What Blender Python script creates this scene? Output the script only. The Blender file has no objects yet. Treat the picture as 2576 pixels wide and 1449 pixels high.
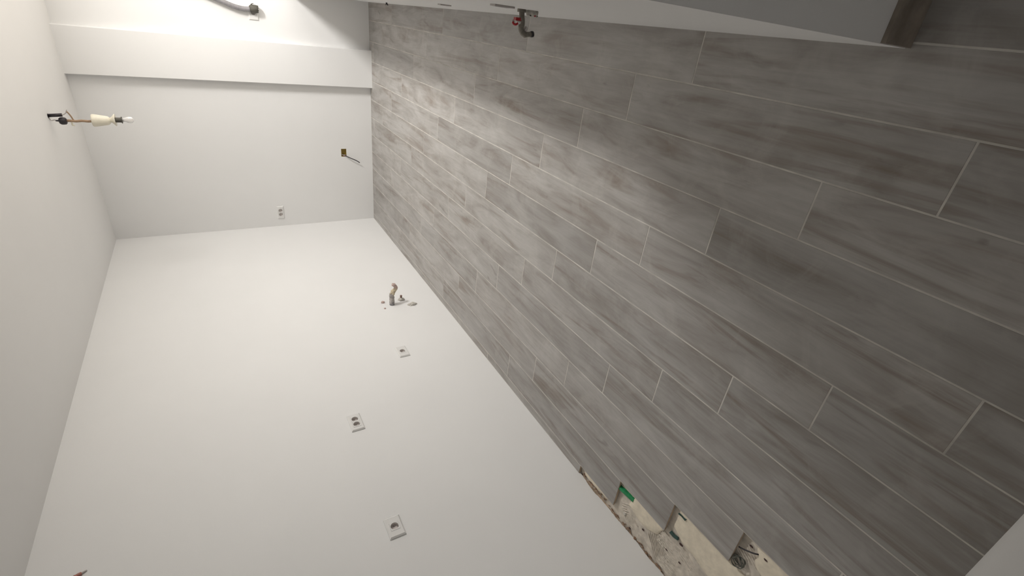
import bpy, math, random
from mathutils import Vector, Matrix, noise
random.seed(7)
scene = bpy.context.scene
C = scene.collection

# ------------------------------------------------------------------ camera (phone held sideways: image left is up)
CAM = Vector((2.23911, -5.55996, 1.53678))
cam_d = bpy.data.cameras.new('camera')
cam_d.sensor_fit = 'HORIZONTAL'; cam_d.sensor_width = 36.0
cam_d.lens = 1212.154 * 36.0 / 2576.0
cam_d.clip_start = 0.004; cam_d.clip_end = 60
cam = bpy.data.objects.new('camera', cam_d); C.objects.link(cam)
cam.matrix_world = Matrix(((0.11174056, 0.87299151, 0.47476296, CAM.x),
                           (-0.49675587, 0.46284975, -0.73416873, CAM.y),
                           (-0.86066698, -0.15380486, 0.48538275, CAM.z),
                           (0, 0, 0, 1)))
scene.camera = cam

# ------------------------------------------------------------------ world, light, exposure
world = bpy.data.worlds.new('world'); scene.world = world
world.use_nodes = True
bg = world.node_tree.nodes['Background']
bg.inputs[0].default_value = (1.0, 0.97, 0.93, 1); bg.inputs[1].default_value = 0.15
lamp_d = bpy.data.lights.new('gallery_ceiling_lamp', 'AREA')      # flat LED disc on the ceiling of the gallery
lamp_d.shape = 'DISK'; lamp_d.size = 0.60
lamp_d.energy = 110; lamp_d.color = (1.0, 0.975, 0.945)
lamp = bpy.data.objects.new('gallery_ceiling_lamp', lamp_d); C.objects.link(lamp)
lamp.location = (3.55, -1.70, 2.47)
vs = scene.view_settings
vs.view_transform = 'Standard'; vs.look = 'None'; vs.gamma = 1.0; vs.exposure = 0.0
vs.use_curve_mapping = False

# ------------------------------------------------------------------ materials
MATS = {}
def new_mat(name):
    m = bpy.data.materials.new(name); m.use_nodes = True
    nt = m.node_tree; b = nt.nodes['Principled BSDF']
    MATS[name] = m
    return m, nt, b
def N(nt, t, **kw):
    n = nt.nodes.new(t)
    for k, v in kw.items(): setattr(n, k, v)
    return n
def ramp(nt, fac, stops):
    r = N(nt, 'ShaderNodeValToRGB'); e = r.color_ramp.elements
    while len(e) < len(stops): e.new(0.5)
    for i, (p, c) in enumerate(stops):
        e[i].position = p; e[i].color = (c[0], c[1], c[2], 1)
    nt.links.new(fac, r.inputs[0]); return r
def noise_node(nt, vec, scale, detail=4, rough=0.55, dist=0.0):
    n = N(nt, 'ShaderNodeTexNoise'); n.inputs['Scale'].default_value = scale
    n.inputs['Detail'].default_value = detail; n.inputs['Roughness'].default_value = rough
    n.inputs['Distortion'].default_value = dist
    nt.links.new(vec, n.inputs['Vector']); return n
def bump(nt, b, h, strength, dist):
    bp = N(nt, 'ShaderNodeBump'); bp.inputs['Strength'].default_value = strength
    bp.inputs['Distance'].default_value = dist
    nt.links.new(h, bp.inputs['Height']); nt.links.new(bp.outputs[0], b.inputs['Normal'])
def plain(name, col, rough=0.5, metal=0.0, var=0.12, scale=40, bmp=0.0, spec=None):
    m, nt, b = new_mat(name)
    tc = N(nt, 'ShaderNodeTexCoord')
    n = noise_node(nt, tc.outputs['Object'], scale)
    lo = [c * (1 - var) for c in col]; hi = [min(1, c * (1 + var)) for c in col]
    r = ramp(nt, n.outputs['Fac'], [(0.3, lo), (0.7, hi)])
    nt.links.new(r.outputs[0], b.inputs['Base Color'])
    b.inputs['Roughness'].default_value = rough; b.inputs['Metallic'].default_value = metal
    if spec is not None: b.inputs['Specular IOR Level'].default_value = spec
    if bmp: bump(nt, b, n.outputs['Fac'], 0.6, bmp)
    return m

def paint(name, col):
    m, nt, b = new_mat(name)
    tc = N(nt, 'ShaderNodeTexCoord')
    big = noise_node(nt, tc.outputs['Object'], 1.3, 3)
    r = ramp(nt, big.outputs['Fac'], [(0.3, [c * 0.985 for c in col]), (0.7, [min(1, c * 1.015) for c in col])])
    nt.links.new(r.outputs[0], b.inputs['Base Color'])
    b.inputs['Roughness'].default_value = 0.75; b.inputs['Specular IOR Level'].default_value = 0.25
    fine = noise_node(nt, tc.outputs['Object'], 260, 3, 0.6)
    bump(nt, b, fine.outputs['Fac'], 0.25, 0.0012)
    return m
paint('wall_paint', (0.875, 0.870, 0.858))
paint('ceiling_paint', (0.865, 0.858, 0.845))

def wood_tile():
    m, nt, b = new_mat('wood_look_tile'); L = nt.links
    tc = N(nt, 'ShaderNodeTexCoord'); oi = N(nt, 'ShaderNodeObjectInfo')
    mul = N(nt, 'ShaderNodeMath', operation='MULTIPLY'); mul.inputs[1].default_value = 37.0
    L.new(oi.outputs['Random'], mul.inputs[0])
    mul2 = N(nt, 'ShaderNodeMath', operation='MULTIPLY'); mul2.inputs[1].default_value = 91.0
    L.new(oi.outputs['Random'], mul2.inputs[0])
    comb = N(nt, 'ShaderNodeCombineXYZ'); L.new(mul.outputs[0], comb.inputs[0]); L.new(mul2.outputs[0], comb.inputs[1])
    add = N(nt, 'ShaderNodeVectorMath', operation='ADD'); L.new(tc.outputs['Object'], add.inputs[0]); L.new(comb.outputs[0], add.inputs[1])
    def mapped(sx, sy):
        mp = N(nt, 'ShaderNodeMapping'); mp.inputs['Scale'].default_value = (sx, sy, 1); L.new(add.outputs[0], mp.inputs[0]); return mp.outputs[0]
    cloud = noise_node(nt, mapped(9, 2.0), 1.0, 5, 0.6, 0.9)      # broad cathedral figure
    grain = noise_node(nt, mapped(85, 3.5), 1.0, 4, 0.6, 0.25)     # fine long streaks
    knot = noise_node(nt, mapped(13, 4.2), 1.0, 2, 0.5, 1.2)
    base = ramp(nt, cloud.outputs['Fac'], [(0.26, (0.270, 0.245, 0.222)), (0.42, (0.345, 0.325, 0.304)), (0.55, (0.395, 0.378, 0.358)), (0.72, (0.455, 0.440, 0.422))])
    streak = noise_node(nt, mapped(8, 0.75), 1.0, 4, 0.6, 1.6)    # long brown heartwood streaks
    sk_ = ramp(nt, streak.outputs['Fac'], [(0.53, (0, 0, 0)), (0.70, (1, 1, 1))])
    smul = N(nt, 'ShaderNodeMath', operation='MULTIPLY'); smul.inputs[1].default_value = 0.78; L.new(sk_.outputs[0], smul.inputs[0])
    bmix = N(nt, 'ShaderNodeMix', data_type='RGBA'); L.new(smul.outputs[0], bmix.inputs[0]); L.new(base.outputs[0], bmix.inputs[6]); bmix.inputs[7].default_value = (0.215, 0.172, 0.138, 1)
    geo = N(nt, 'ShaderNodeNewGeometry')                           # dried grout haze wiped over the floor
    hz = noise_node(nt, geo.outputs['Position'], 5.5, 6, 0.65, 0.8)
    hr = ramp(nt, hz.outputs['Fac'], [(0.50, (0, 0, 0)), (0.66, (1, 1, 1))])
    hm = N(nt, 'ShaderNodeMath', operation='MULTIPLY'); hm.inputs[1].default_value = 0.30; L.new(hr.outputs[0], hm.inputs[0])
    hmix = N(nt, 'ShaderNodeMix', data_type='RGBA'); L.new(hm.outputs[0], hmix.inputs[0]); L.new(bmix.outputs[2], hmix.inputs[6]); hmix.inputs[7].default_value = (0.52, 0.50, 0.47, 1)
    g = ramp(nt, grain.outputs['Fac'], [(0.30, (0.80, 0.79, 0.78)), (0.55, (1, 1, 1)), (0.75, (1.07, 1.06, 1.05))])
    mx = N(nt, 'ShaderNodeMix', data_type='RGBA', blend_type='MULTIPLY'); mx.inputs[0].default_value = 0.45
    L.new(hmix.outputs[2], mx.inputs[6]); L.new(g.outputs[0], mx.inputs[7])
    k = ramp(nt, knot.outputs['Fac'], [(0.70, (0, 0, 0)), (0.80, (1, 1, 1))])
    km = N(nt, 'ShaderNodeMath', operation='MULTIPLY'); km.inputs[1].default_value = 0.45; L.new(k.outputs[0], km.inputs[0])
    mk = N(nt, 'ShaderNodeMix', data_type='RGBA'); L.new(km.outputs[0], mk.inputs[0]); L.new(mx.outputs[2], mk.inputs[6]); mk.inputs[7].default_value = (0.11, 0.088, 0.068, 1)
    tone = N(nt, 'ShaderNodeMapRange'); tone.inputs[3].default_value = 0.90; tone.inputs[4].default_value = 1.10
    L.new(oi.outputs['Random'], tone.inputs[0])
    sc = N(nt, 'ShaderNodeVectorMath', operation='SCALE'); L.new(mk.outputs[2], sc.inputs[0]); L.new(tone.outputs[0], sc.inputs[3])
    L.new(sc.outputs[0], b.inputs['Base Color'])
    rr = ramp(nt, cloud.outputs['Fac'], [(0.3, (0.50,) * 3), (0.7, (0.36,) * 3)]); L.new(rr.outputs[0], b.inputs['Roughness'])
    b.inputs['Specular IOR Level'].default_value = 0.5
    bump(nt, b, grain.outputs['Fac'], 0.12, 0.0008)
    return m
wood_tile()
plain('grout', (0.60, 0.575, 0.53), 0.9, var=0.22, scale=9)
plain('mortar_bed', (0.66, 0.60, 0.52), 0.95, var=0.22, scale=22, bmp=0.004)
plain('cream_mortar', (0.82, 0.74, 0.60), 0.95, var=0.10, scale=30, bmp=0.002)
plain('adhesive', (0.70, 0.64, 0.56), 0.95, var=0.18, scale=60, bmp=0.002)
plain('substrate', (0.48, 0.37, 0.27), 0.95, var=0.35, scale=45, bmp=0.004)
plain('tile_body', (0.50, 0.39, 0.27), 0.9, var=0.2, scale=60)
plain('white_plastic', (0.83, 0.82, 0.80), 0.22, var=0.01, spec=0.5)
plain('socket_cup', (0.76, 0.71, 0.68), 0.35, var=0.03)
plain('dark_hole', (0.02, 0.018, 0.018), 0.6, var=0.1)
plain('black_rubber', (0.018, 0.014, 0.017), 0.45, var=0.2)
plain('brown_cord', (0.36, 0.24, 0.15), 0.7, var=0.2, scale=120)
plain('cream_ceramic', (0.80, 0.75, 0.62), 0.35, var=0.04)
plain('pale_wire', (0.55, 0.51, 0.49), 0.5, var=0.1)
plain('brass_box', (0.34, 0.235, 0.045), 0.45, metal=0.25, var=0.25, scale=60)
plain('copper_wire', (0.42, 0.17, 0.13), 0.5, var=0.25)
plain('grey_hose', (0.25, 0.24, 0.25), 0.25, var=0.15, scale=30)
plain('dark_fitting', (0.095, 0.088, 0.072), 0.7, var=0.2)
plain('dirty_pipe', (0.46, 0.43, 0.41), 0.9, var=0.35, scale=45, bmp=0.004)
plain('yellow_mortar', (0.58, 0.50, 0.36), 0.95, var=0.25, scale=50, bmp=0.004)
plain('plaster_lump', (0.60, 0.57, 0.52), 0.95, var=0.25, scale=80, bmp=0.004)
plain('pink_lump', (0.56, 0.43, 0.39), 0.95, var=0.2, scale=80, bmp=0.004)
plain('rust', (0.22, 0.13, 0.10), 0.8, var=0.3, scale=80)
plain('old_metal', (0.23, 0.21, 0.18), 0.5, metal=0.35, var=0.3, scale=60)
plain('red_handle', (0.40, 0.012, 0.018), 0.4, var=0.15)
plain('green_plastic', (0.012, 0.24, 0.085), 0.4, var=0.35, scale=40)
plain('teal_paint', (0.03, 0.075, 0.065), 0.6, var=0.3)
plain('dark_crumb', (0.075, 0.042, 0.038), 0.9, var=0.4, scale=90)
plain('brown_rubble', (0.30, 0.19, 0.125), 0.95, var=0.45, scale=70, bmp=0.004)
plain('steel_wire', (0.13, 0.135, 0.115), 0.5, metal=0.3, var=0.3)
plain('skirting_tile', (0.27, 0.23, 0.19), 0.5, var=0.35, scale=14)
m, nt, b = new_mat('bulb_glass')
tcn = N(nt, 'ShaderNodeTexCoord'); nn = noise_node(nt, tcn.outputs['Object'], 30)
rr = ramp(nt, nn.outputs['Fac'], [(0.3, (0.88, 0.86, 0.83)), (0.7, (0.95, 0.93, 0.91))]); nt.links.new(rr.outputs[0], b.inputs['Base Color'])
b.inputs['Roughness'].default_value = 0.12; b.inputs['Transmission Weight'].default_value = 0.45

# ------------------------------------------------------------------ mesh helpers
class MB:
    def __init__(s): s.v = []; s.f = []
    def add(s, vs, fs):
        o = len(s.v); s.v += [tuple(q) for q in vs]; s.f += [tuple(i + o for i in f) for f in fs]
    def box(s, lo, hi, ch=0.0):
        x0, y0, z0 = lo; x1, y1, z1 = hi
        s.add([(x0,y0,z0),(x1,y0,z0),(x1,y1,z0),(x0,y1,z0),(x0,y0,z1),(x1,y0,z1),(x1,y1,z1),(x0,y1,z1)],
              [(0,3,2,1),(4,5,6,7),(0,1,5,4),(1,2,6,5),(2,3,7,6),(3,0,4,7)])
    def tile(s, x0, y0, x1, y1, zt, zb, c):
        # slab with a chamfered upper rim
        s.add([(x0,y0,zb),(x1,y0,zb),(x1,y1,zb),(x0,y1,zb),
               (x0,y0,zt-c),(x1,y0,zt-c),(x1,y1,zt-c),(x0,y1,zt-c),
               (x0+c,y0+c,zt),(x1-c,y0+c,zt),(x1-c,y1-c,zt),(x0+c,y1-c,zt)],
              [(0,3,2,1),(0,1,5,4),(1,2,6,5),(2,3,7,6),(3,0,4,7),(4,5,9,8),(5,6,10,9),(6,7,11,10),(7,4,8,11),(8,9,10,11)])
    def tube(s, pts, r, n=10, cap=True):
        pts = [Vector(q) for q in pts]; rs = r if isinstance(r, (list, tuple)) else [r] * len(pts)
        rings = []; up = None
        for i, q in enumerate(pts):
            t = (pts[min(i+1, len(pts)-1)] - pts[max(i-1, 0)]).normalized()
            if up is None:
                up = Vector((0,0,1)) if abs(t.z) < 0.9 else Vector((1,0,0))
            u = (up - t * up.dot(t)).normalized(); w = t.cross(u); up = u
            rings.append([q + (u * math.cos(a) + w * math.sin(a)) * rs[i] for a in [2*math.pi*k/n for k in range(n)]])
        vs = [q for rg in rings for q in rg]; fs = []
        for i in range(len(pts)-1):
            for k in range(n): fs.append((i*n+k, i*n+(k+1)%n, (i+1)*n+(k+1)%n, (i+1)*n+k))
        if cap: fs.append(tuple(range(n-1,-1,-1))); fs.append(tuple((len(pts)-1)*n+k for k in range(n)))
        s.add(vs, fs)
    def lump(s, c, sx, sy, sz, seed=0, amp=0.3, nu=12, nv=8, freq=1.6):
        vs = []; fs = []
        for j in range(nv+1):
            th = math.pi*j/nv
            for i in range(nu):
                ph = 2*math.pi*i/nu
                d = Vector((math.sin(th)*math.cos(ph), math.sin(th)*math.sin(ph), math.cos(th)))
                k = 1 + amp*noise.noise(d*freq + Vector((seed*7.3, seed*3.1, seed*1.7)))*1.6
                vs.append((c[0]+d.x*sx*k, c[1]+d.y*sy*k, c[2]+d.z*sz*k))
        for j in range(nv):
            for i in range(nu): fs.append((j*nu+i, (j+1)*nu+i, (j+1)*nu+(i+1)%nu, j*nu+(i+1)%nu))
        s.add(vs, fs)
    def build(s, name, mat, parent=None, smooth=False, loc=None):
        me = bpy.data.meshes.new(name)
        vv = s.v
        if loc is not None: vv = [(a[0]-loc[0], a[1]-loc[1], a[2]-loc[2]) for a in vv]
        me.from_pydata(vv, [], s.f); me.validate(); me.update()
        if smooth:
            for q in me.polygons: q.use_smooth = True
        me.materials.append(MATS[mat])
        o = bpy.data.objects.new(name, me); C.objects.link(o)
        if loc is not None: o.location = loc
        if parent is not None: o.parent = parent
        return o
def weld(o, d=1e-5):
    import bmesh
    bm = bmesh.new(); bm.from_mesh(o.data); bmesh.ops.remove_doubles(bm, verts=bm.verts, dist=d)
    bmesh.ops.recalc_face_normals(bm, faces=bm.faces); bm.to_mesh(o.data); bm.free(); return o
def catmull(P, k=8):
    P = [Vector(q) for q in P]; P = [P[0]*2-P[1]] + P + [P[-1]*2-P[-2]]; out = []
    for i in range(1, len(P)-2):
        for j in range(k):
            t = j/k; a, b_, c, d = P[i-1], P[i], P[i+1], P[i+2]
            out.append(0.5*((2*b_)+(c-a)*t+(2*a-5*b_+4*c-d)*t*t+(3*b_-a-3*c+d)*t**3))
    out.append(P[-2]); return out
def lathe(profile, n=24, c=(0,0,0), axis='z'):
    mb = MB(); vs = []; fs = []
    for r, h in profile:
        for i in range(n):
            a = 2*math.pi*i/n
            q = (r*math.cos(a), r*math.sin(a), h)
            if axis == 'y': q = (q[0], -q[2], q[1])
            if axis == 'x': q = (q[2], q[0], q[1])
            vs.append((c[0]+q[0], c[1]+q[1], c[2]+q[2]))
    for j in range(len(profile)-1):
        for i in range(n): fs.append((j*n+i, j*n+(i+1)%n, (j+1)*n+(i+1)%n, (j+1)*n+i))
    fs.append(tuple(range(n-1,-1,-1))); fs.append(tuple((len(profile)-1)*n+i for i in range(n)))
    mb.add(vs, fs); return mb
def tag(o, label=None, cat=None, group=None, kind=None):
    if label: o['label'] = label
    if cat: o['category'] = cat
    if group: o['group'] = group
    if kind: o['kind'] = kind
    return o
def empty(name, loc=(0,0,0), rz=0.0):
    o = bpy.data.objects.new(name, None); C.objects.link(o); o.empty_display_size = 0.05
    o.location = loc; o.rotation_euler = (0,0,rz); return o

# ------------------------------------------------------------------ setting
H = 2.5; YF = -5.572; YE = -4.881; T = 0.12
def wx(y): return 2.287 + (-y) * (0.0135/4.881)          # inner face of the right wall
SOCKETS = []   # wall cut-outs are filled from here
left_holes = [(-2.7045, 0.558, 1), (-3.2900, 1.0525, 2), (-4.0640, 1.0600, 1)]     # (y, z, modules)
back_holes = [(0.160, 1.025, 2), (2.081, 1.050, 1)]
JB = (0.757, 0.842, 0.287, 0.342)                                                  # open back box in the back wall
MOD = 0.045
def rects(holes): return [(u - n*MOD/2+0.001, u + n*MOD/2-0.001, z - MOD/2+0.001, z + MOD/2-0.001) for u, z, n in holes]
def grid_faces(mb, us, zs, holes, fn):
    us = sorted(set(round(u, 5) for u in us + [h for q in holes for h in q[:2]]))
    zs = sorted(set(round(z, 5) for z in zs + [h for q in holes for h in q[2:]]))
    idx = {}; vs = []; fs = []
    for i, u in enumerate(us):
        for j, z in enumerate(zs): idx[i, j] = len(vs); vs.append(fn(u, z))
    for i in range(len(us)-1):
        for j in range(len(zs)-1):
            cu = (us[i]+us[i+1])/2; cz = (zs[j]+zs[j+1])/2
            if any(q[0] < cu < q[1] and q[2] < cz < q[3] for q in holes): continue
            fs.append((idx[i,j], idx[i+1,j], idx[i+1,j+1], idx[i,j+1]))
    mb.add(vs, fs)
def solid(o, th):
    md = o.modifiers.new('thickness', 'SOLIDIFY'); md.thickness = th; md.offset = -1.0; return o

# left wall, with a ragged plaster foot where the floor tiles are missing
YR = -4.19
mb = MB()
grid_faces(mb, [YF-0.1, YR, 0.0], [0.06, H], rects(left_holes), lambda u, z: (0, u, z))
grid_faces(mb, [YR, 0.0], [-0.06, 0.06], [], lambda u, z: (0, u, z))
ys = [YR - i*0.011 for i in range(int((YR-(YF-0.1))/0.011)+1)] + [YF-0.1]
foot = []
for i, y in enumerate(ys):
    e = -0.010 + 0.007*noise.noise(Vector((y*9, 1.3, 0))) + 0.004*noise.noise(Vector((y*60, 4.1, 0)))
    if y > -4.45: e += 0.010*max(0, 1-abs(y+4.33)/0.13)
    foot.append((0, y, e))
vs = foot + [(0, y, 0.06) for y in ys]; n = len(ys)
mb.add(vs, [(i, i+1, n+i+1, n+i) for i in range(n-1)])
wl = mb.build('wall_left', 'wall_paint')
import bmesh
def orient(o, want):
    bm = bmesh.new(); bm.from_mesh(o.data); bm.normal_update()
    for f in bm.faces:
        if f.normal.dot(Vector(want)) < 0: f.normal_flip()
    bm.to_mesh(o.data); bm.free()
orient(wl, (1,0,0)); solid(wl, T)
tag(wl, kind='structure')
# raw wall foot behind the broken plaster
mb = MB(); vs = []; fs = []
zz = [-0.06, -0.04, -0.02, 0.0, 0.02, 0.04]
for i, y in enumerate(ys):
    for j, z in enumerate(zz):
        vs.append((-0.010 + 0.007*noise.noise(Vector((y*40, z*50, 2.0))), y, z))
k = len(zz)
for i in range(len(ys)-1):
    for j in range(k-1): fs.append((i*k+j, i*k+j+1, (i+1)*k+j+1, (i+1)*k+j))
mb.add(vs, fs); mb.build('raw_wall_foot', 'substrate', wl)

# back wall + pilaster
mb = MB()
grid_faces(mb, [-T, 4.5], [-0.06, H], rects(back_holes) + [JB], lambda u, z: (u, 0, z))
wb = mb.build('wall_back', 'wall_paint'); orient(wb, (0,-1,0)); solid(wb, T); tag(wb, kind='structure')
mb = MB(); c = 0.004
vs = []
for z in (-0.03, H):
    vs += [(1.493, 0.02, z), (1.493, -0.070+c, z), (1.493+c, -0.070, z), (1.855-c, -0.070, z), (1.855, -0.070+c, z), (1.855, 0.02, z)]
mb.add(vs, [(i, (i+1)%6, 6+(i+1)%6, 6+i) for i in range(6)] + [(5,4,3,2,1,0), (6,7,8,9,10,11)])
pil = mb.build('wall_pilaster', 'wall_paint'); weld(pil); tag(pil, kind='structure')

# right wall: unseen hatch, added and sized to let the lamp light in, ends at the doorway by the camera
OPEN = (-3.40, -0.05, 0.75, 2.46)
mb = MB()
grid_faces(mb, [YE, 0.0], [-0.03, H], [OPEN], lambda u, z: (wx(u), u, z))
wr = mb.build('wall_right', 'wall_paint'); orient(wr, (-1,0,0)); solid(wr, T); tag(wr, kind='structure')
mb = MB(); mb.box((2.302, YE-0.012, 0.001), (2.302+T, YE, 0.131))
sk = mb.build('baseboard_right', 'skirting_tile'); tag(sk, kind='structure')

# wall by the camera
mb = MB(); mb.box((-T, YF-T, -0.06), (2.30, YF, H))
wf = mb.build('wall_front', 'wall_paint'); tag(wf, kind='structure')

# ceiling
mb = MB(); mb.box((-T, -6.2, H), (4.5, T, H+0.1))
ce = mb.build('ceiling', 'ceiling_paint'); tag(ce, kind='structure')

# gallery behind the added hatch (holds the lamp)
mb = MB(); mb.box((4.4, -4.0, -0.03), (4.5, 0.0, H)); tag(mb.build('wall_gallery_side', 'wall_paint'), kind='structure')
mb = MB(); mb.box((2.42, -4.0, -0.03), (4.4, -3.9, H)); tag(mb.build('wall_gallery_end', 'wall_paint'), kind='structure')

# ------------------------------------------------------------------ floor
ZB = -0.022
mb = MB(); vs = []; fs = []
nx, ny = 40, 70
x0, x1, y0, y1 = -0.02, 0.66, -5.60, -4.10
for j in range(ny+1):
    for i in range(nx+1):
        x = x0+(x1-x0)*i/nx; y = y0+(y1-y0)*j/ny
        vs.append((x, y, ZB + 0.005*noise.noise(Vector((x*14, y*14, 0))) + 0.003*noise.noise(Vector((x*50, y*50, 3)))))
for j in range(ny):
    for i in range(nx): a = j*(nx+1)+i; fs.append((a, a+1, a+nx+2, a+nx+1))
mb.add(vs, fs)
mb.box((-0.12, -6.2, -0.20), (4.5, 0.05, -0.060))
fl = mb.build('floor', 'mortar_bed'); tag(fl, kind='structure')

XL = lambda k: 2.126 - 0.1878*k
TL = 1.168
def row_end(k):
    return {12: -4.186, 11: -4.474, 10: -4.781, 9: -5.073}.get(k, YF-0.02 if k > 0 else -6.1)
G = 0.0022
def add_tile(x0, x1, y0, y1):
    if x1-x0 < 0.01 or y1-y0 < 0.02: return
    cx, cy = (x0+x1)/2, (y0+y1)/2
    mb = MB(); mb.tile(x0, y0, x1, y1, 0.0, -0.011, 0.0011)
    o = mb.build('tile', 'wood_look_tile', fl, loc=(cx, cy, random.uniform(-0.0002, 0.0002)))
    o.data.materials.append(MATS['tile_body'])
    for q in o.data.polygons[:5]: q.material_index = 1
for k in range(12, -3, -1):
    xl = max(XL(k), 0.001) if k < 12 else 0.001
    xh = XL(k-1)
    if k == 12: xl = 0.001; xh = XL(11)
    ye = row_end(k); ytop = -0.001 if k >= 0 else -4.3
    j0 = -4.246 + 0.2970*k
    ys_ = [j0 + TL*mm for mm in range(-12, 12)]
    ys_ = [ye] + [q for q in ys_ if ye+0.03 < q < ytop-0.01] + [ytop]
    for a, b_ in zip(ys_[:-1], ys_[1:]):
        add_tile(xl+G, xh-G, a+(G if a > ye+1e-6 else 0.0), b_-G)
    # bed and grout under this row
    mb = MB(); mb.box((xl, ye+0.004, -0.0125), (xh+0.0001, ytop+0.001, -0.0007)); mb.build('grout', 'grout', fl)
    mb = MB(); mb.box((xl, ye+0.006, -0.060), (xh, ytop, -0.0125))
    mb.build('mortar_layer', 'tile_body', fl)

# bed of the missing tiles: smooth cream mortar and combed adhesive
def patch(name, poly, z, th, mat, seed):
    z -= 0.002
    P = [Vector((a, b_, 0)) for a, b_ in poly]; out = []
    for i in range(len(P)):
        a, b_ = P[i], P[(i+1)%len(P)]; nseg = max(2, int((b_-a).length/0.012))
        for t in range(nseg):
            q = a.lerp(b_, t/nseg)
            q += Vector((noise.noise(q*40+Vector((seed,0,0))), noise.noise(q*40+Vector((0,seed,5))), 0))*0.007
            out.append(q)
    c = sum(out, Vector())/len(out); n = len(out); mb = MB(); vs = []
    for s_, dz in ((1.0, -0.012), (0.97, 0.6*th), (0.88, th), (0.6, th*1.0), (0.3, th*1.05)):
        for q in out:
            w = c + (q-c)*s_
            vs.append((w.x, w.y, z + dz + 0.0018*noise.noise(Vector((w.x*60, w.y*60, seed)))))
    vs.append((c.x, c.y, z+th))
    fs = []
    for r_ in range(4):
        for i in range(n): fs.append((r_*n+i, r_*n+(i+1)%n, (r_+1)*n+(i+1)%n, (r_+1)*n+i))
    for i in range(n): fs.append((4*n+i, 4*n+(i+1)%n, 5*n))
    mb.add(vs, fs); o = mb.build(name, mat, fl, smooth=True); weld(o); return o
patch('mortar_patch', [(0.150,-4.545),(0.238,-4.575),(0.240,-4.69),(0.236,-4.775),(0.165,-4.752),(0.128,-4.69),(0.125,-4.63)], ZB, 0.010, 'cream_mortar', 1)
patch('mortar_patch', [(0.305,-4.80),(0.428,-4.80),(0.430,-4.95),(0.432,-5.10),(0.43,-5.30),(0.20,-5.30),(0.235,-5.08),(0.262,-4.95),(0.270,-4.86)], ZB, 0.012, 'cream_mortar', 2)
patch('mortar_patch', [(0.512,-5.15),(0.600,-5.13),(0.622,-5.19),(0.622,-5.36),(0.46,-5.36),(0.48,-5.24)], ZB, 0.012, 'cream_mortar', 3)
patch('mortar_patch', [(0.018,-4.215),(0.058,-4.20),(0.060,-4.33),(0.058,-4.45),(0.035,-4.43),(0.022,-4.34)], ZB, 0.012, 'cream_mortar', 4)
def ridge(mb, a, b_, w, h, z, seed):
    a = Vector((a[0], a[1], 0)); b_ = Vector((b_[0], b_[1], 0)); d = (b_-a); n = max(2, int(d.length/0.010)); p_ = Vector((-d.y, d.x, 0)).normalized()
    vs = []; fs = []
    for i in range(n+1):
        q = a + d*i/n + p_*0.0016*noise.noise(Vector((i*0.7, seed, 0)))
        k_ = 1 if 0 < i < n else 0.2
        hh = h*(0.8+0.5*noise.noise(Vector((i*0.5, seed*3.1, 9))))*k_
        for s_, t in ((-1, -0.003), (-0.35, hh), (0.35, hh), (1, -0.003)):
            w_ = q + p_*w*s_*0.5; vs.append((w_.x, w_.y, z+t))
    for i in range(n):
        for j in range(3): fs.append((i*4+j, i*4+j+1, i*4+j+5, i*4+j+4))
    mb.add(vs, fs)
mb = MB(); sd = 0
def comb(origin, dirv, length, count, pitch, jitter=0.008):
    global sd
    d = Vector((dirv[0], dirv[1], 0)).normalized(); pv = Vector((-d.y, d.x, 0))
    for i in range(count):
        sd += 1
        o_ = Vector((origin[0], origin[1], 0)) + pv*pitch*i + d*random.uniform(-jitter, jitter)
        e = o_ + d*(length + random.uniform(-jitter, jitter)*2)
        ridge(mb, o_[:2], e[:2], abs(pitch)*0.66, 0.0062, ZB, sd*1.37)
comb((0.122,-4.700), (-0.100,-0.085), 0.130, 8, 0.0125)
comb((0.225,-4.762), (-0.004,-0.088), 0.098, 8, -0.0125)
comb((0.150,-4.808), (-0.006,-0.080), 0.085, 7, -0.0125)
comb((0.075,-4.800), (-0.004,-0.070), 0.110, 5, -0.0125)
comb((0.240,-4.880), (-0.02,-0.090), 0.10, 5, -0.014)
comb((0.110,-4.500), (0.05,-0.07), 0.06, 5, -0.013)
comb((0.115,-4.570), (-0.03,-0.06), 0.07, 6, -0.013)
comb((0.20,-5.00), (-0.05,-0.09), 0.14, 9, -0.014)
comb((0.570,-5.100), (-0.045,-0.075), 0.07, 6, -0.013)
o = mb.build('adhesive_ridges', 'adhesive', fl); tag(o, kind='stuff')

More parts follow.
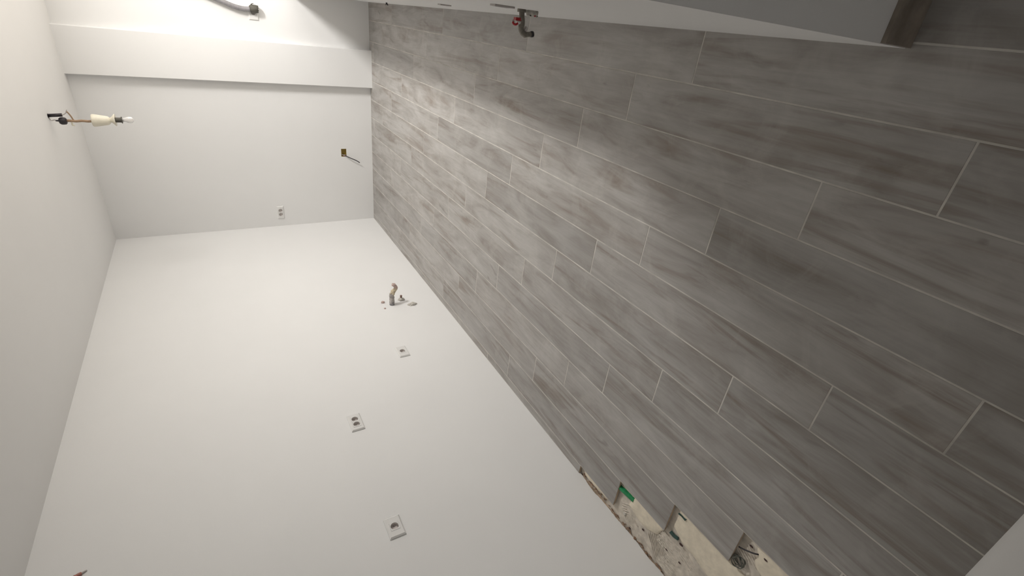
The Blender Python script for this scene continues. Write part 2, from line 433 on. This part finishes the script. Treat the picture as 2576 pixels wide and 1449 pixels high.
# ------------------------------------------------------------------ sockets
def socket(loc, rz, w, h, n, label, cat='socket', flat=False):
    root = empty('wall_socket', loc, rz)
    tag(root, label, cat, 'white wall sockets')
    t = 0.011; ch = 0.006; mb = MB()
    iw, ih = n*MOD/2, MOD/2
    def ring(a, b_, y): return [(-a, y, -b_), (a, y, -b_), (a, y, b_), (-a, y, b_)]
    R = ring(w/2, h/2, 0.0) + ring(w/2, h/2, -t*0.45) + ring(w/2-ch, h/2-ch, -t) + ring(iw, ih, -t) + ring(iw, ih, 0.0)
    fs = []
    for r_ in range(4):
        for i in range(4): fs.append((r_*4+i, r_*4+(i+1)%4, (r_+1)*4+(i+1)%4, (r_+1)*4+i))
    mb.add(R, fs); pl = mb.build('plate', 'white_plastic', root); weld(pl)
    for m_ in range(n):
        cx = (m_-(n-1)/2)*MOD
        mb = MB(); K = 32; rad = 0.0192; s_ = MOD/2-0.0006; vs = []; fs = []
        for i in range(K):
            a = 2*math.pi*i/K; cxx, czz = math.cos(a), math.sin(a); q = s_/max(abs(cxx), abs(czz))
            vs += [(cx+cxx*q, 0.004, czz*q), (cx+cxx*q, -t-0.0012, czz*q), (cx+cxx*rad, -t-0.0012, czz*rad), (cx+cxx*(rad-0.0006), -t+0.0008, czz*(rad-0.0006))]
        for i in range(K):
            j = (i+1)%K
            for l in range(3): fs.append((i*4+l, j*4+l, j*4+l+1, i*4+l+1))
        mb.add(vs, fs); ins = mb.build('socket_face', 'white_plastic', root); weld(ins)
        depth = 0.0175
        mb = MB(); vs = []; fs = []
        for i in range(K):
            a = 2*math.pi*i/K
            vs += [(cx+math.cos(a)*(rad-0.0004), -t+0.0008, math.sin(a)*(rad-0.0004)), (cx+math.cos(a)*(rad-0.0009), depth-t, math.sin(a)*(rad-0.0009))]
        for i in range(K):
            j = (i+1)%K; fs.append((i*2, j*2, j*2+1, i*2+1))
        fs.append(tuple(i*2+1 for i in range(K)))
        mb.add(vs, fs); cup = mb.build('cup', 'socket_cup', ins)
        for sx in (-1, 1):
            lathe([(0.0021, 0.0), (0.0021, 0.0006)], 10, (cx+sx*0.0095, depth-t-0.0001, 0), 'y').build('pin_hole', 'dark_hole', ins)
        for sz in (-1, 1):
            mb = MB(); mb.box((cx-0.003, -t+0.003, sz*0.0172-0.0014), (cx+0.003, depth-t, sz*0.0172+0.0014)); mb.build('earth_clip', 'old_metal', ins)
    return root
PI = math.pi
socket((0, -2.7045, 0.558), PI/2, 0.125, 0.078, 1, 'white single wall socket between the broken pipe stub and the double socket')
socket((0, -3.2900, 1.0525), PI/2, 0.140, 0.078, 2, 'white double wall socket on the long blank wall')
socket((0, -4.0640, 1.0600), PI/2, 0.116, 0.080, 1, 'white single wall socket nearest the patch of missing floor tiles')
socket((0.160, 0, 1.025), 0, 0.140, 0.068, 2, 'small white double wall socket on the end wall near the room corner')
socket((2.081, 0, 1.050), 0, 0.118, 0.080, 1, 'white wall socket half hidden behind the end of the grey hose')
def flat_plate(loc, h, d, label):
    root = empty('cover_plate', loc, -PI/2); tag(root, label, 'cover plate', 'cover plates by the floor edge')
    mb = MB(); mb.box((-0.018, -d, -h/2), (0.018, 0, h/2)); mb.build('plate', 'pale_wire', root)
    mb = MB(); mb.box((-0.011, -d-0.0012, -h*0.30), (0.011, -d, h*0.42)); mb.build('rocker', 'white_plastic', root)
    return root
flat_plate((wx(-2.95), -2.980, 0.445), 0.058, 0.0050, 'small grey cover plate on the shaded wall, the farther of two seen edge-on')
flat_plate((wx(-3.86), -3.885, 0.615), 0.078, 0.0058, 'longer grey cover plate on the shaded wall beside the red-handled valve')

# open back box with cable in the end wall
root = empty('junction_box', ((JB[0]+JB[1])/2, 0, (JB[2]+JB[3])/2)); tag(root, 'open ochre junction box sunk in the end wall with a black cable', 'junction box')
w, h = (JB[1]-JB[0])/2-0.0005, (JB[3]-JB[2])/2-0.0005; D = 0.032
mb = MB()
vs = [(-w,-0.001,-h),(w,-0.001,-h),(w,-0.001,h),(-w,-0.001,h),(-w,D,-h),(w,D,-h),(w,D,h),(-w,D,h)]
q = 0.0018; vs += [(-w+q,-0.001,-h+q),(w-q,-0.001,-h+q),(w-q,-0.001,h-q),(-w+q,-0.001,h-q),(-w+q,D-q,-h+q),(w-q,D-q,-h+q),(w-q,D-q,h-q),(-w+q,D-q,h-q)]
fs = [(i,(i+1)%4,4+(i+1)%4,4+i) for i in range(4)] + [(7,6,5,4)] + [(8+i,12+i,12+(i+1)%4,8+(i+1)%4) for i in range(4)] + [(12,13,14,15)] + [(i,8+i,8+(i+1)%4,(i+1)%4) for i in range(4)]
mb.add(vs, fs); mb.build('box', 'brass_box', root)
mb = MB(); mb.tube(catmull([(-0.030,0.015,0.004),(-0.034,0.0,-0.005),(-0.033,-0.004,-0.018),(-0.036,0.010,-0.020)]), 0.0035, 8); mb.build('wire', 'copper_wire', root, True)
mb = MB(); mb.tube(catmull([(-0.022,0.018,0.016),(-0.026,-0.003,0.008),(-0.024,-0.005,-0.012),(-0.030,0.010,-0.022)]), 0.0038, 8); mb.build('wire', 'pale_wire', root, True)
mb = MB(); mb.tube(catmull([(-0.030,0.014,-0.010),(-0.036,-0.012,-0.024),(-0.052,-0.030,-0.060),(-0.075,-0.036,-0.112),(-0.092,-0.034,-0.142),(-0.108,-0.030,-0.163)]), 0.0046, 8); mb.build('cable', 'black_rubber', root, True)

# ------------------------------------------------------------------ bare lamp holder hanging from the ceiling
LX, LY = 1.313, -0.96
root = empty('pendant_lamp', (LX, LY, H)); tag(root, 'bare cream lamp holder with an unlit bulb hanging on a brown cord from the ceiling', 'lamp')
Lc = lambda x, z, dy=0.0: (x-LX, dy, z-H)
lathe([(0.014, -0.0015), (0.016, -0.0005), (0.016, 0.0)], 16, Lc(1.336, 2.5)).build('ceiling_hole', 'dark_hole', root)
mb = MB(); mb.tube([Lc(1.338,2.500), Lc(1.341,2.46), Lc(1.344,2.424)], 0.0115, 12); mb.build('cable_sleeve', 'black_rubber', root, True)
mb = MB(); mb.tube(catmull([Lc(1.343,2.428),Lc(1.350,2.410),Lc(1.362,2.398),Lc(1.379,2.391)]), [0.0035]*20+[0.003]*5, 8); mb.build('wire', 'pale_wire', root, True)
mb = MB(); mb.tube(catmull([Lc(1.368,2.394),Lc(1.352,2.385),Lc(1.335,2.378),Lc(1.320,2.374),Lc(1.310,2.370)]), 0.0045, 8); mb.build('wire', 'brown_cord', root, True)
mb = MB(); mb.tube(catmull([Lc(1.330,2.499),Lc(1.306,2.492),Lc(1.309,2.472),Lc(1.304,2.452)]), 0.0032, 8); mb.build('wire', 'pale_wire', root, True)
mb = MB(); mb.tube([Lc(1.3045,2.468), Lc(1.304,2.444)], [0.0045,0.0075], 10); mb.build('cap_neck', 'black_rubber', root, True)
lathe([(0.004,2.452-H),(0.018,2.449-H),(0.0245,2.440-H),(0.0255,2.428-H),(0.0235,2.414-H),(0.016,2.408-H),(0.004,2.407-H)], 20, (1.303-LX, 0, 0)).build('wire_cap', 'black_rubber', root, True)
mb = MB(); mb.tube(catmull([Lc(1.303,2.410),Lc(1.301,2.390),Lc(1.289,2.383),Lc(1.276,2.384),Lc(1.272,2.372)]), 0.0048, 8); mb.build('wire_hook', 'cream_ceramic', root, True)
mb = MB(); mb.tube([Lc(1.304+0.0015*math.sin(i*0.9), 2.408-i*0.0098, 0.0015*math.cos(i*0.9)) for i in range(16)], 0.0088, 10); mb.build('cord', 'brown_cord', root, True)
prof = [(0.010,2.268),(0.040,2.268),(0.0435,2.262),(0.0425,2.250)]
for i in range(10): prof += [(0.0425-0.0011*i, 2.248-0.0066*i), (0.0416-0.0011*i, 2.2445-0.0066*i)]
prof += [(0.0295,2.176),(0.024,2.168),(0.014,2.163),(0.014,2.160)]
lathe([(r, z-H) for r, z in prof], 28, (1.309-LX, 0, 0)).build('holder', 'cream_ceramic', root, True)
lathe([(r, z-H) for r, z in [(0.013,2.165),(0.018,2.158),(0.030,2.146),(0.0415,2.137),(0.0415,2.132),(0.030,2.134),(0.012,2.136)]], 28, (1.314-LX, 0, 0)).build('collar', 'cream_ceramic', root, True)
prof = [(0.012,2.140)]
for i in range(7): prof += [(0.0185,2.137-i*0.0055), (0.0162,2.1343-i*0.0055)]
prof += [(0.024,2.098),(0.023,2.094),(0.012,2.094)]
lathe([(r, z-H) for r, z in prof], 24, (1.314-LX, 0, 0)).build('screw_base', 'dark_fitting', root, True)
lathe([(r, z-H) for r, z in [(0.012,2.096),(0.0135,2.082),(0.0155,2.074),(0.0205,2.062),(0.0225,2.050),(0.0205,2.037),(0.014,2.029),(0.004,2.0245)]], 24, (1.316-LX, 0, 0)).build('bulb', 'bulb_glass', root, True)

# ------------------------------------------------------------------ grey hose by the pilaster
root = empty('flexible_hose', (2.20, 0.0, 1.62)); tag(root, 'grey corrugated hose hanging in front of the end wall with a torn dark end', 'hose')
O = Vector((2.20, 0.0, 1.62))
hy = -0.034
P = catmull([(2.235,0.0,1.70),(2.228,-0.030,1.62),(2.205,-0.034,1.48),(2.172,hy,1.370),(2.152,hy,1.313),(2.133,hy,1.257),(2.114,hy,1.194),(2.105,hy,1.129),(2.108,hy,1.062)], 14)
rs = [0.0205 + 0.0004*math.sin(i*1.6) for i in range(len(P))]
mb = MB(); mb.tube([q-O for q in P], rs, 16); mb.build('hose_tube', 'grey_hose', root, True)
mb = MB(); K = 20; vs = []; fs = []
lv = [(1.078, 0.024), (1.068, 0.031), (1.050, 0.033), (1.030, 0.032), (1.010, 0.031)]
for j, (z, r_) in enumerate(lv):
    for i in range(K):
        a = 2*math.pi*i/K
        ee = 0.016*noise.noise(Vector((math.cos(a)*1.9, math.sin(a)*1.9, 5))) if j == len(lv)-1 else 0
        rr_ = r_*(1+0.14*noise.noise(Vector((math.cos(a)*1.5, math.sin(a)*1.5, j*0.8))))
        vs.append((2.114+rr_*math.cos(a)-O.x, hy+rr_*math.sin(a)-O.y, z+ee-O.z))
for j in range(len(lv)-1):
    for i in range(K): fs.append((j*K+i, j*K+(i+1)%K, (j+1)*K+(i+1)%K, (j+1)*K+i))
fs.append(tuple(range(K))); fs.append(tuple((len(lv)-1)*K+i for i in range(K)))
mb.add(vs, fs); mb.tube([Vector((2.143,hy,1.062))-O, Vector((2.151,hy,1.055))-O, Vector((2.157,hy-0.003,1.040))-O], [0.006,0.004,0.0015], 8)
mb.build('torn_end', 'dark_fitting', root, True)

# ------------------------------------------------------------------ plumbing left in the long wall
root = empty('pipe_stub', (0, -2.020, 0.420)); tag(root, 'broken waste pipe stub caked in mortar sticking out of the long wall', 'pipe')
O = Vector((0, -2.020, 0.420))
def lumpy_tube(pts, rs, seed, amp, n=14):
    P_ = catmull(pts, 6); mb = MB(); m_ = len(P_)
    R_ = [rs[0]+(0 if len(rs)==1 else 0) for _ in P_]
    for i in range(m_):
        f = i/(m_-1)*(len(rs)-1); a = int(min(f, len(rs)-2)) if len(rs) > 1 else 0
        R_[i] = rs[a]+(rs[min(a+1,len(rs)-1)]-rs[a])*(f-a)
    mb.tube(P_, R_, n)
    mb.v = [tuple(Vector(q)+Vector((noise.noise(Vector(q)*55+Vector((seed,0,0))), noise.noise(Vector(q)*55+Vector((0,seed,0))), noise.noise(Vector(q)*55+Vector((0,0,seed)))))*amp) for q in mb.v]
    return mb
lathe([(0.0205,-0.004),(0.0205,0.030),(0.017,0.0305)], 20, (0,0,0), 'x').build('pipe', 'grey_hose', root, True)
lumpy_tube([(0.018,0,0),(0.05,0.001,0),(0.08,0.001,0.001),(0.108,0.002,0.002)], [0.021,0.0205,0.020,0.021], 3.1, 0.005).build('mortar_sleeve', 'dirty_pipe', root)
lumpy_tube([(0.100,0.004,0.000),(0.118,0.010,-0.014),(0.132,0.018,-0.032),(0.140,0.022,-0.046)], [0.019,0.018,0.019,0.014], 7.7, 0.009).build('broken_elbow', 'yellow_mortar', root)
lumpy_tube([(0.134,0.022,-0.044),(0.158,0.026,-0.040),(0.176,0.026,-0.028),(0.178,0.028,-0.010)], [0.015,0.015,0.015,0.012], 9.2, 0.007).build('broken_rim', 'pink_lump', root)
root = empty('pipe_nipple', (0, -1.965, 0.320)); tag(root, 'small rusty pipe nipple in a plaster collar beside the broken pipe stub', 'pipe fitting')
mb = MB(); mb.lump((0.004,0,0), 0.016, 0.026, 0.029, 2, 0.25); mb.build('collar', 'plaster_lump', root, True)
lathe([(0.0075,0.005),(0.0075,0.030),(0.0095,0.031),(0.0095,0.043),(0.005,0.045)], 14, (0,0,0), 'x').build('nipple', 'rust', root, True)
def lump_thing(name, loc, s_, mat, seed, label, cat, group=None):
    mb = MB(); mb.lump((0,0,0), *s_, seed, 0.22, 14, 9, 1.9)
    o = mb.build(name, mat); o.location = loc; tag(o, label, cat, group); return o
lump_thing('plaster_lump', (0.004, -2.076, 0.257), (0.014, 0.024, 0.042), 'plaster_lump', 4, 'largest grey plaster lump on the wall, in line with the broken pipe', 'plaster lump', 'plaster lumps round the pipe')
lump_thing('plaster_lump', (0.004, -1.966, 0.484), (0.012, 0.013, 0.015), 'pink_lump', 5, 'small pinkish plaster lump beside the broken pipe, next to the tiny crumb', 'plaster lump', 'plaster lumps round the pipe')
lump_thing('plaster_lump', (0.002, -2.066, 0.496), (0.007, 0.007, 0.009), 'pink_lump', 6, 'tiny pinkish plaster crumb, smallest of the lumps round the pipe', 'plaster lump', 'plaster lumps round the pipe')

# cable stub high on the long wall at the picture's edge
root = empty('cable_stub', (0, -3.715, 2.312)); tag(root, 'dark cable stub with bared ends at the bottom left picture edge', 'cable')
mb = MB(); mb.tube(catmull([(-0.01,-0.030,0.050),(0.006,-0.020,0.030),(0.010,-0.004,0.006),(0.006,0.004,-0.008)]), [0.010]*8+[0.009]*8+[0.007]*9, 10); mb.build('sheath', 'copper_wire', root, True)
mb = MB(); mb.tube(catmull([(0.008,0.0,-0.002),(0.005,0.008,-0.014),(0.002,0.014,-0.024)]), 0.004, 8); mb.build('core', 'pale_wire', root, True)

# ------------------------------------------------------------------ water valve on the shaded wall
VY, VZ = -3.80, 0.484
root = empty('water_valve', (wx(VY), VY, VZ)); tag(root, 'old grey water pipe with red-handled stop valve on the shaded wall', 'valve')
V = lambda x, z, y=0.0: (x-wx(VY), y, z-VZ)
lathe([(0.0165,-0.003),(0.0165,0.006),(0.013,0.010)], 18, (-0.007,0,0.002), 'x').build('collar', 'old_metal', root, True)
mb = MB(); mb.tube(catmull([V(2.300,0.486),V(2.279,0.484),V(2.251,0.480),V(2.236,0.482),V(2.222,0.474),V(2.214,0.459)]), [0.0100]*12+[0.0112]*12+[0.0105]*17, 14); mb.build('pipe', 'old_metal', root, True)
mb = MB(); mb.tube([V(2.270,0.484),V(2.262,0.483)], 0.0135, 6); mb.build('nut', 'old_metal', root)
mb = MB(); mb.tube([V(2.215,0.464),V(2.218,0.446),V(2.220,0.428)], [0.0105,0.009,0.0095], 12); mb.build('outlet', 'old_metal', root, True)
mb = MB(); mb.tube([V(2.2195,0.436),V(2.2205,0.426)], 0.0108, 10); mb.build('cap', 'black_rubber', root, True)
mb = MB(); mb.tube([V(2.236,0.466),V(2.2325,0.458)], 0.0105, 6); mb.build('nut', 'pale_wire', root)
mb = MB(); mb.tube([V(2.254,0.486),V(2.2535,0.502)], [0.0075,0.0065], 10); mb.build('stem', 'white_plastic', root, True)
mb = MB(); mb.box(V(2.259,0.488,-0.009), V(2.269,0.512,0.009)); mb.build('handle', 'red_handle', root)
mb = MB(); mb.tube(catmull([V(2.250,0.500,-0.004),V(2.2455,0.508,-0.004),V(2.247,0.516,-0.003),V(2.253,0.520,0.0)]), 0.0040, 8); mb.build('handle', 'red_handle', root, True)
mb = MB(); mb.tube(catmull([V(2.2535,0.512,0.003),V(2.258,0.519,0.002),V(2.251,0.521,0.0)]), 0.0032, 8); mb.build('clip', 'pale_wire', root, True)
root = empty('pipe_outlet', (wx(-3.80), -3.80, 0.440)); tag(root, 'stubby whitish pipe outlet with red and black marks beside the red-handled valve', 'pipe fitting')
lathe([(0.020,-0.004),(0.0225,0.004),(0.0215,0.012),(0.0205,0.019),(0.012,0.0195),(0.010,0.012)], 20, (0,0,0), 'x')
mb = lathe([(0.020,0.004),(0.0235,-0.004),(0.0225,-0.012),(0.0205,-0.018),(0.013,-0.0185),(0.011,-0.010)], 20, (0,0,0), 'x'); mb.build('body', 'plaster_lump', root, True)
for dz, dy, mt in ((0.013,-0.013,'dark_hole'),(-0.001,-0.019,'red_handle'),(-0.014,-0.012,'dark_crumb')):
    mb = MB(); mb.lump((-0.0165,dy,dz), 0.0032, 0.004, 0.0045, 3, 0.2, 8, 6); mb.build('mark', mt, root, True)
root = empty('cable_end', (wx(-1.2), -1.2, 0.19)); tag(root, 'short black split cable end poking from the shaded wall by the far corner', 'cable')
mb = MB(); mb.tube([(0.006,0,0.0),(-0.008,0,-0.006),(-0.018,0,-0.016)], [0.006,0.006,0.003], 8); mb.build('core', 'black_rubber', root, True)
mb = MB(); mb.tube([(0.004,0,-0.002),(-0.008,0,-0.002),(-0.017,0,0.003)], [0.005,0.005,0.0025], 8); mb.build('core', 'black_rubber', root, True)

# ------------------------------------------------------------------ bits lying in the pit of the missing tiles
mb = MB()
mb.add([(-0.012,-0.052,0),(0.012,-0.052,0),(0.012,0.052,0),(-0.012,0.052,0),(-0.010,-0.050,0.008),(0.009,-0.050,0.009),(0.004,0.050,0.016),(-0.011,0.050,0.014)],
       [(0,3,2,1),(4,5,6,7),(0,1,5,4),(1,2,6,5),(2,3,7,6),(3,0,4,7)])
o = mb.build('tile_wedge', 'green_plastic'); o.location = (0.200, -4.520, ZB+0.002); o.rotation_euler = (0, 0.25, 0.10)
tag(o, 'bright green plastic levelling wedge lying against the tile edge', 'wedge')
def shard(name, poly, loc, th, mat, label, cat, group=None, rz=0):
    n = len(poly); mb = MB()
    mb.add([(a, b_, 0) for a, b_ in poly]+[(a*0.94, b_*0.94, th*(0.8+0.4*random.random())) for a, b_ in poly],
           [tuple(range(n-1,-1,-1)), tuple(range(n,2*n))]+[(i,(i+1)%n,n+(i+1)%n,n+i) for i in range(n)])
    o = mb.build(name, mat); o.location = loc; o.rotation_euler = (0,0,rz); tag(o, label, cat, group); return o
shard('teal_shard', [(-0.008,0.026),(0.010,0.020),(0.009,-0.002),(0.016,-0.022),(0.000,-0.026),(-0.006,-0.010),(-0.012,0.004)], (0.264,-4.826,ZB+0.005), 0.006, 'teal_paint',
      'dark teal scrap at the corner of the cream mortar strip', 'scrap', 'teal scraps')
shard('teal_shard', [(-0.004,0.022),(0.002,0.020),(0.006,-0.016),(0.009,-0.022),(-0.003,-0.020),(-0.001,0.004)], (0.404,-4.828,ZB+0.009), 0.006, 'teal_paint',
      'thin dark teal sliver tucked against the tile edge', 'scrap', 'teal scraps')
CR = [((0.103,-4.672), 0.010, 'dark grey crumb beside the small cream mortar patch'),
      ((0.262,-4.872), 0.014, 'dark brown crumb at the edge of the long cream strip, largest of the crumbs'),
      ((0.146,-4.818), 0.011, 'dark brown crumb among the trowel ridges'),
      ((0.155,-4.896), 0.009, 'reddish crumb close to the bottom picture edge'),
      ((0.578,-5.112), 0.010, 'reddish crumb near the end of the black cable'),
      ((0.586,-5.176), 0.010, 'dark crumb at the tile edge beyond the black cable'),
      ((0.022,-4.600), 0.010, 'dark brown crumb lying along the foot of the wall')]
for i, (q, s_, lb) in enumerate(CR):
    lump_thing('crumb', (q[0], q[1], ZB+0.004+(0.006 if i in (1,5) else 0)), (s_*0.4, s_*0.75, s_*0.3), 'dark_crumb', 20+i, lb, 'crumb', 'crumbs in the bare patch')
lump_thing('white_chip', (0.070, -4.545, ZB+0.004), (0.007, 0.010, 0.006), 'plaster_lump', 41, 'pale plaster chip lying in the bare patch near the green wedge', 'chip')
# crumbled plaster line along the wall foot
mb = MB()
for i in range(110):
    y = -4.21 - 0.75*random.random(); d = abs(random.gauss(0, 0.0045)); s_ = random.uniform(0.0015, 0.0042)
    if y > -4.46: d += 0.004
    mb.lump((0.001+d, y, ZB+0.002+max(0, 0.010-d)*random.random()), s_, s_*1.8, s_*0.8, i, 0.35, 7, 5)
o = mb.build('wall_foot_rubble', 'brown_rubble'); tag(o, 'brown crumbled plaster lying along the broken foot of the long wall', 'rubble', kind='stuff')
# coil of wire and cable
mb = MB(); pts = []
for i in range(90):
    a = i*0.42; r_ = 0.022 + 0.006*math.sin(i*0.37)
    pts.append((r_*math.cos(a)*1.05, r_*math.sin(a)*0.95, 0.010+0.008*math.sin(i*0.21)+0.004*math.cos(i*0.9)))
mb.tube(catmull(pts, 2), 0.0016, 6)
o = mb.build('wire_coil', 'steel_wire', None, True); o.location = (0.472, -5.100, ZB+0.002); tag(o, 'tangled coil of thin grey wire in the bare patch beside the tile edge', 'wire')
mb = MB(); mb.tube(catmull([(0.534,-5.079,-0.010),(0.545,-5.090,-0.004),(0.562,-5.116,-0.003),(0.574,-5.138,-0.008),(0.581,-5.152,-0.018)]), 0.0030, 8)
P0 = Vector((0.55,-5.10,-0.02)); mb.v = [tuple(Vector(q)-P0) for q in mb.v]
o = mb.build('black_cable', 'black_rubber', None, True); o.location = P0; tag(o, 'short black cable arching out from under the tile edge', 'cable')
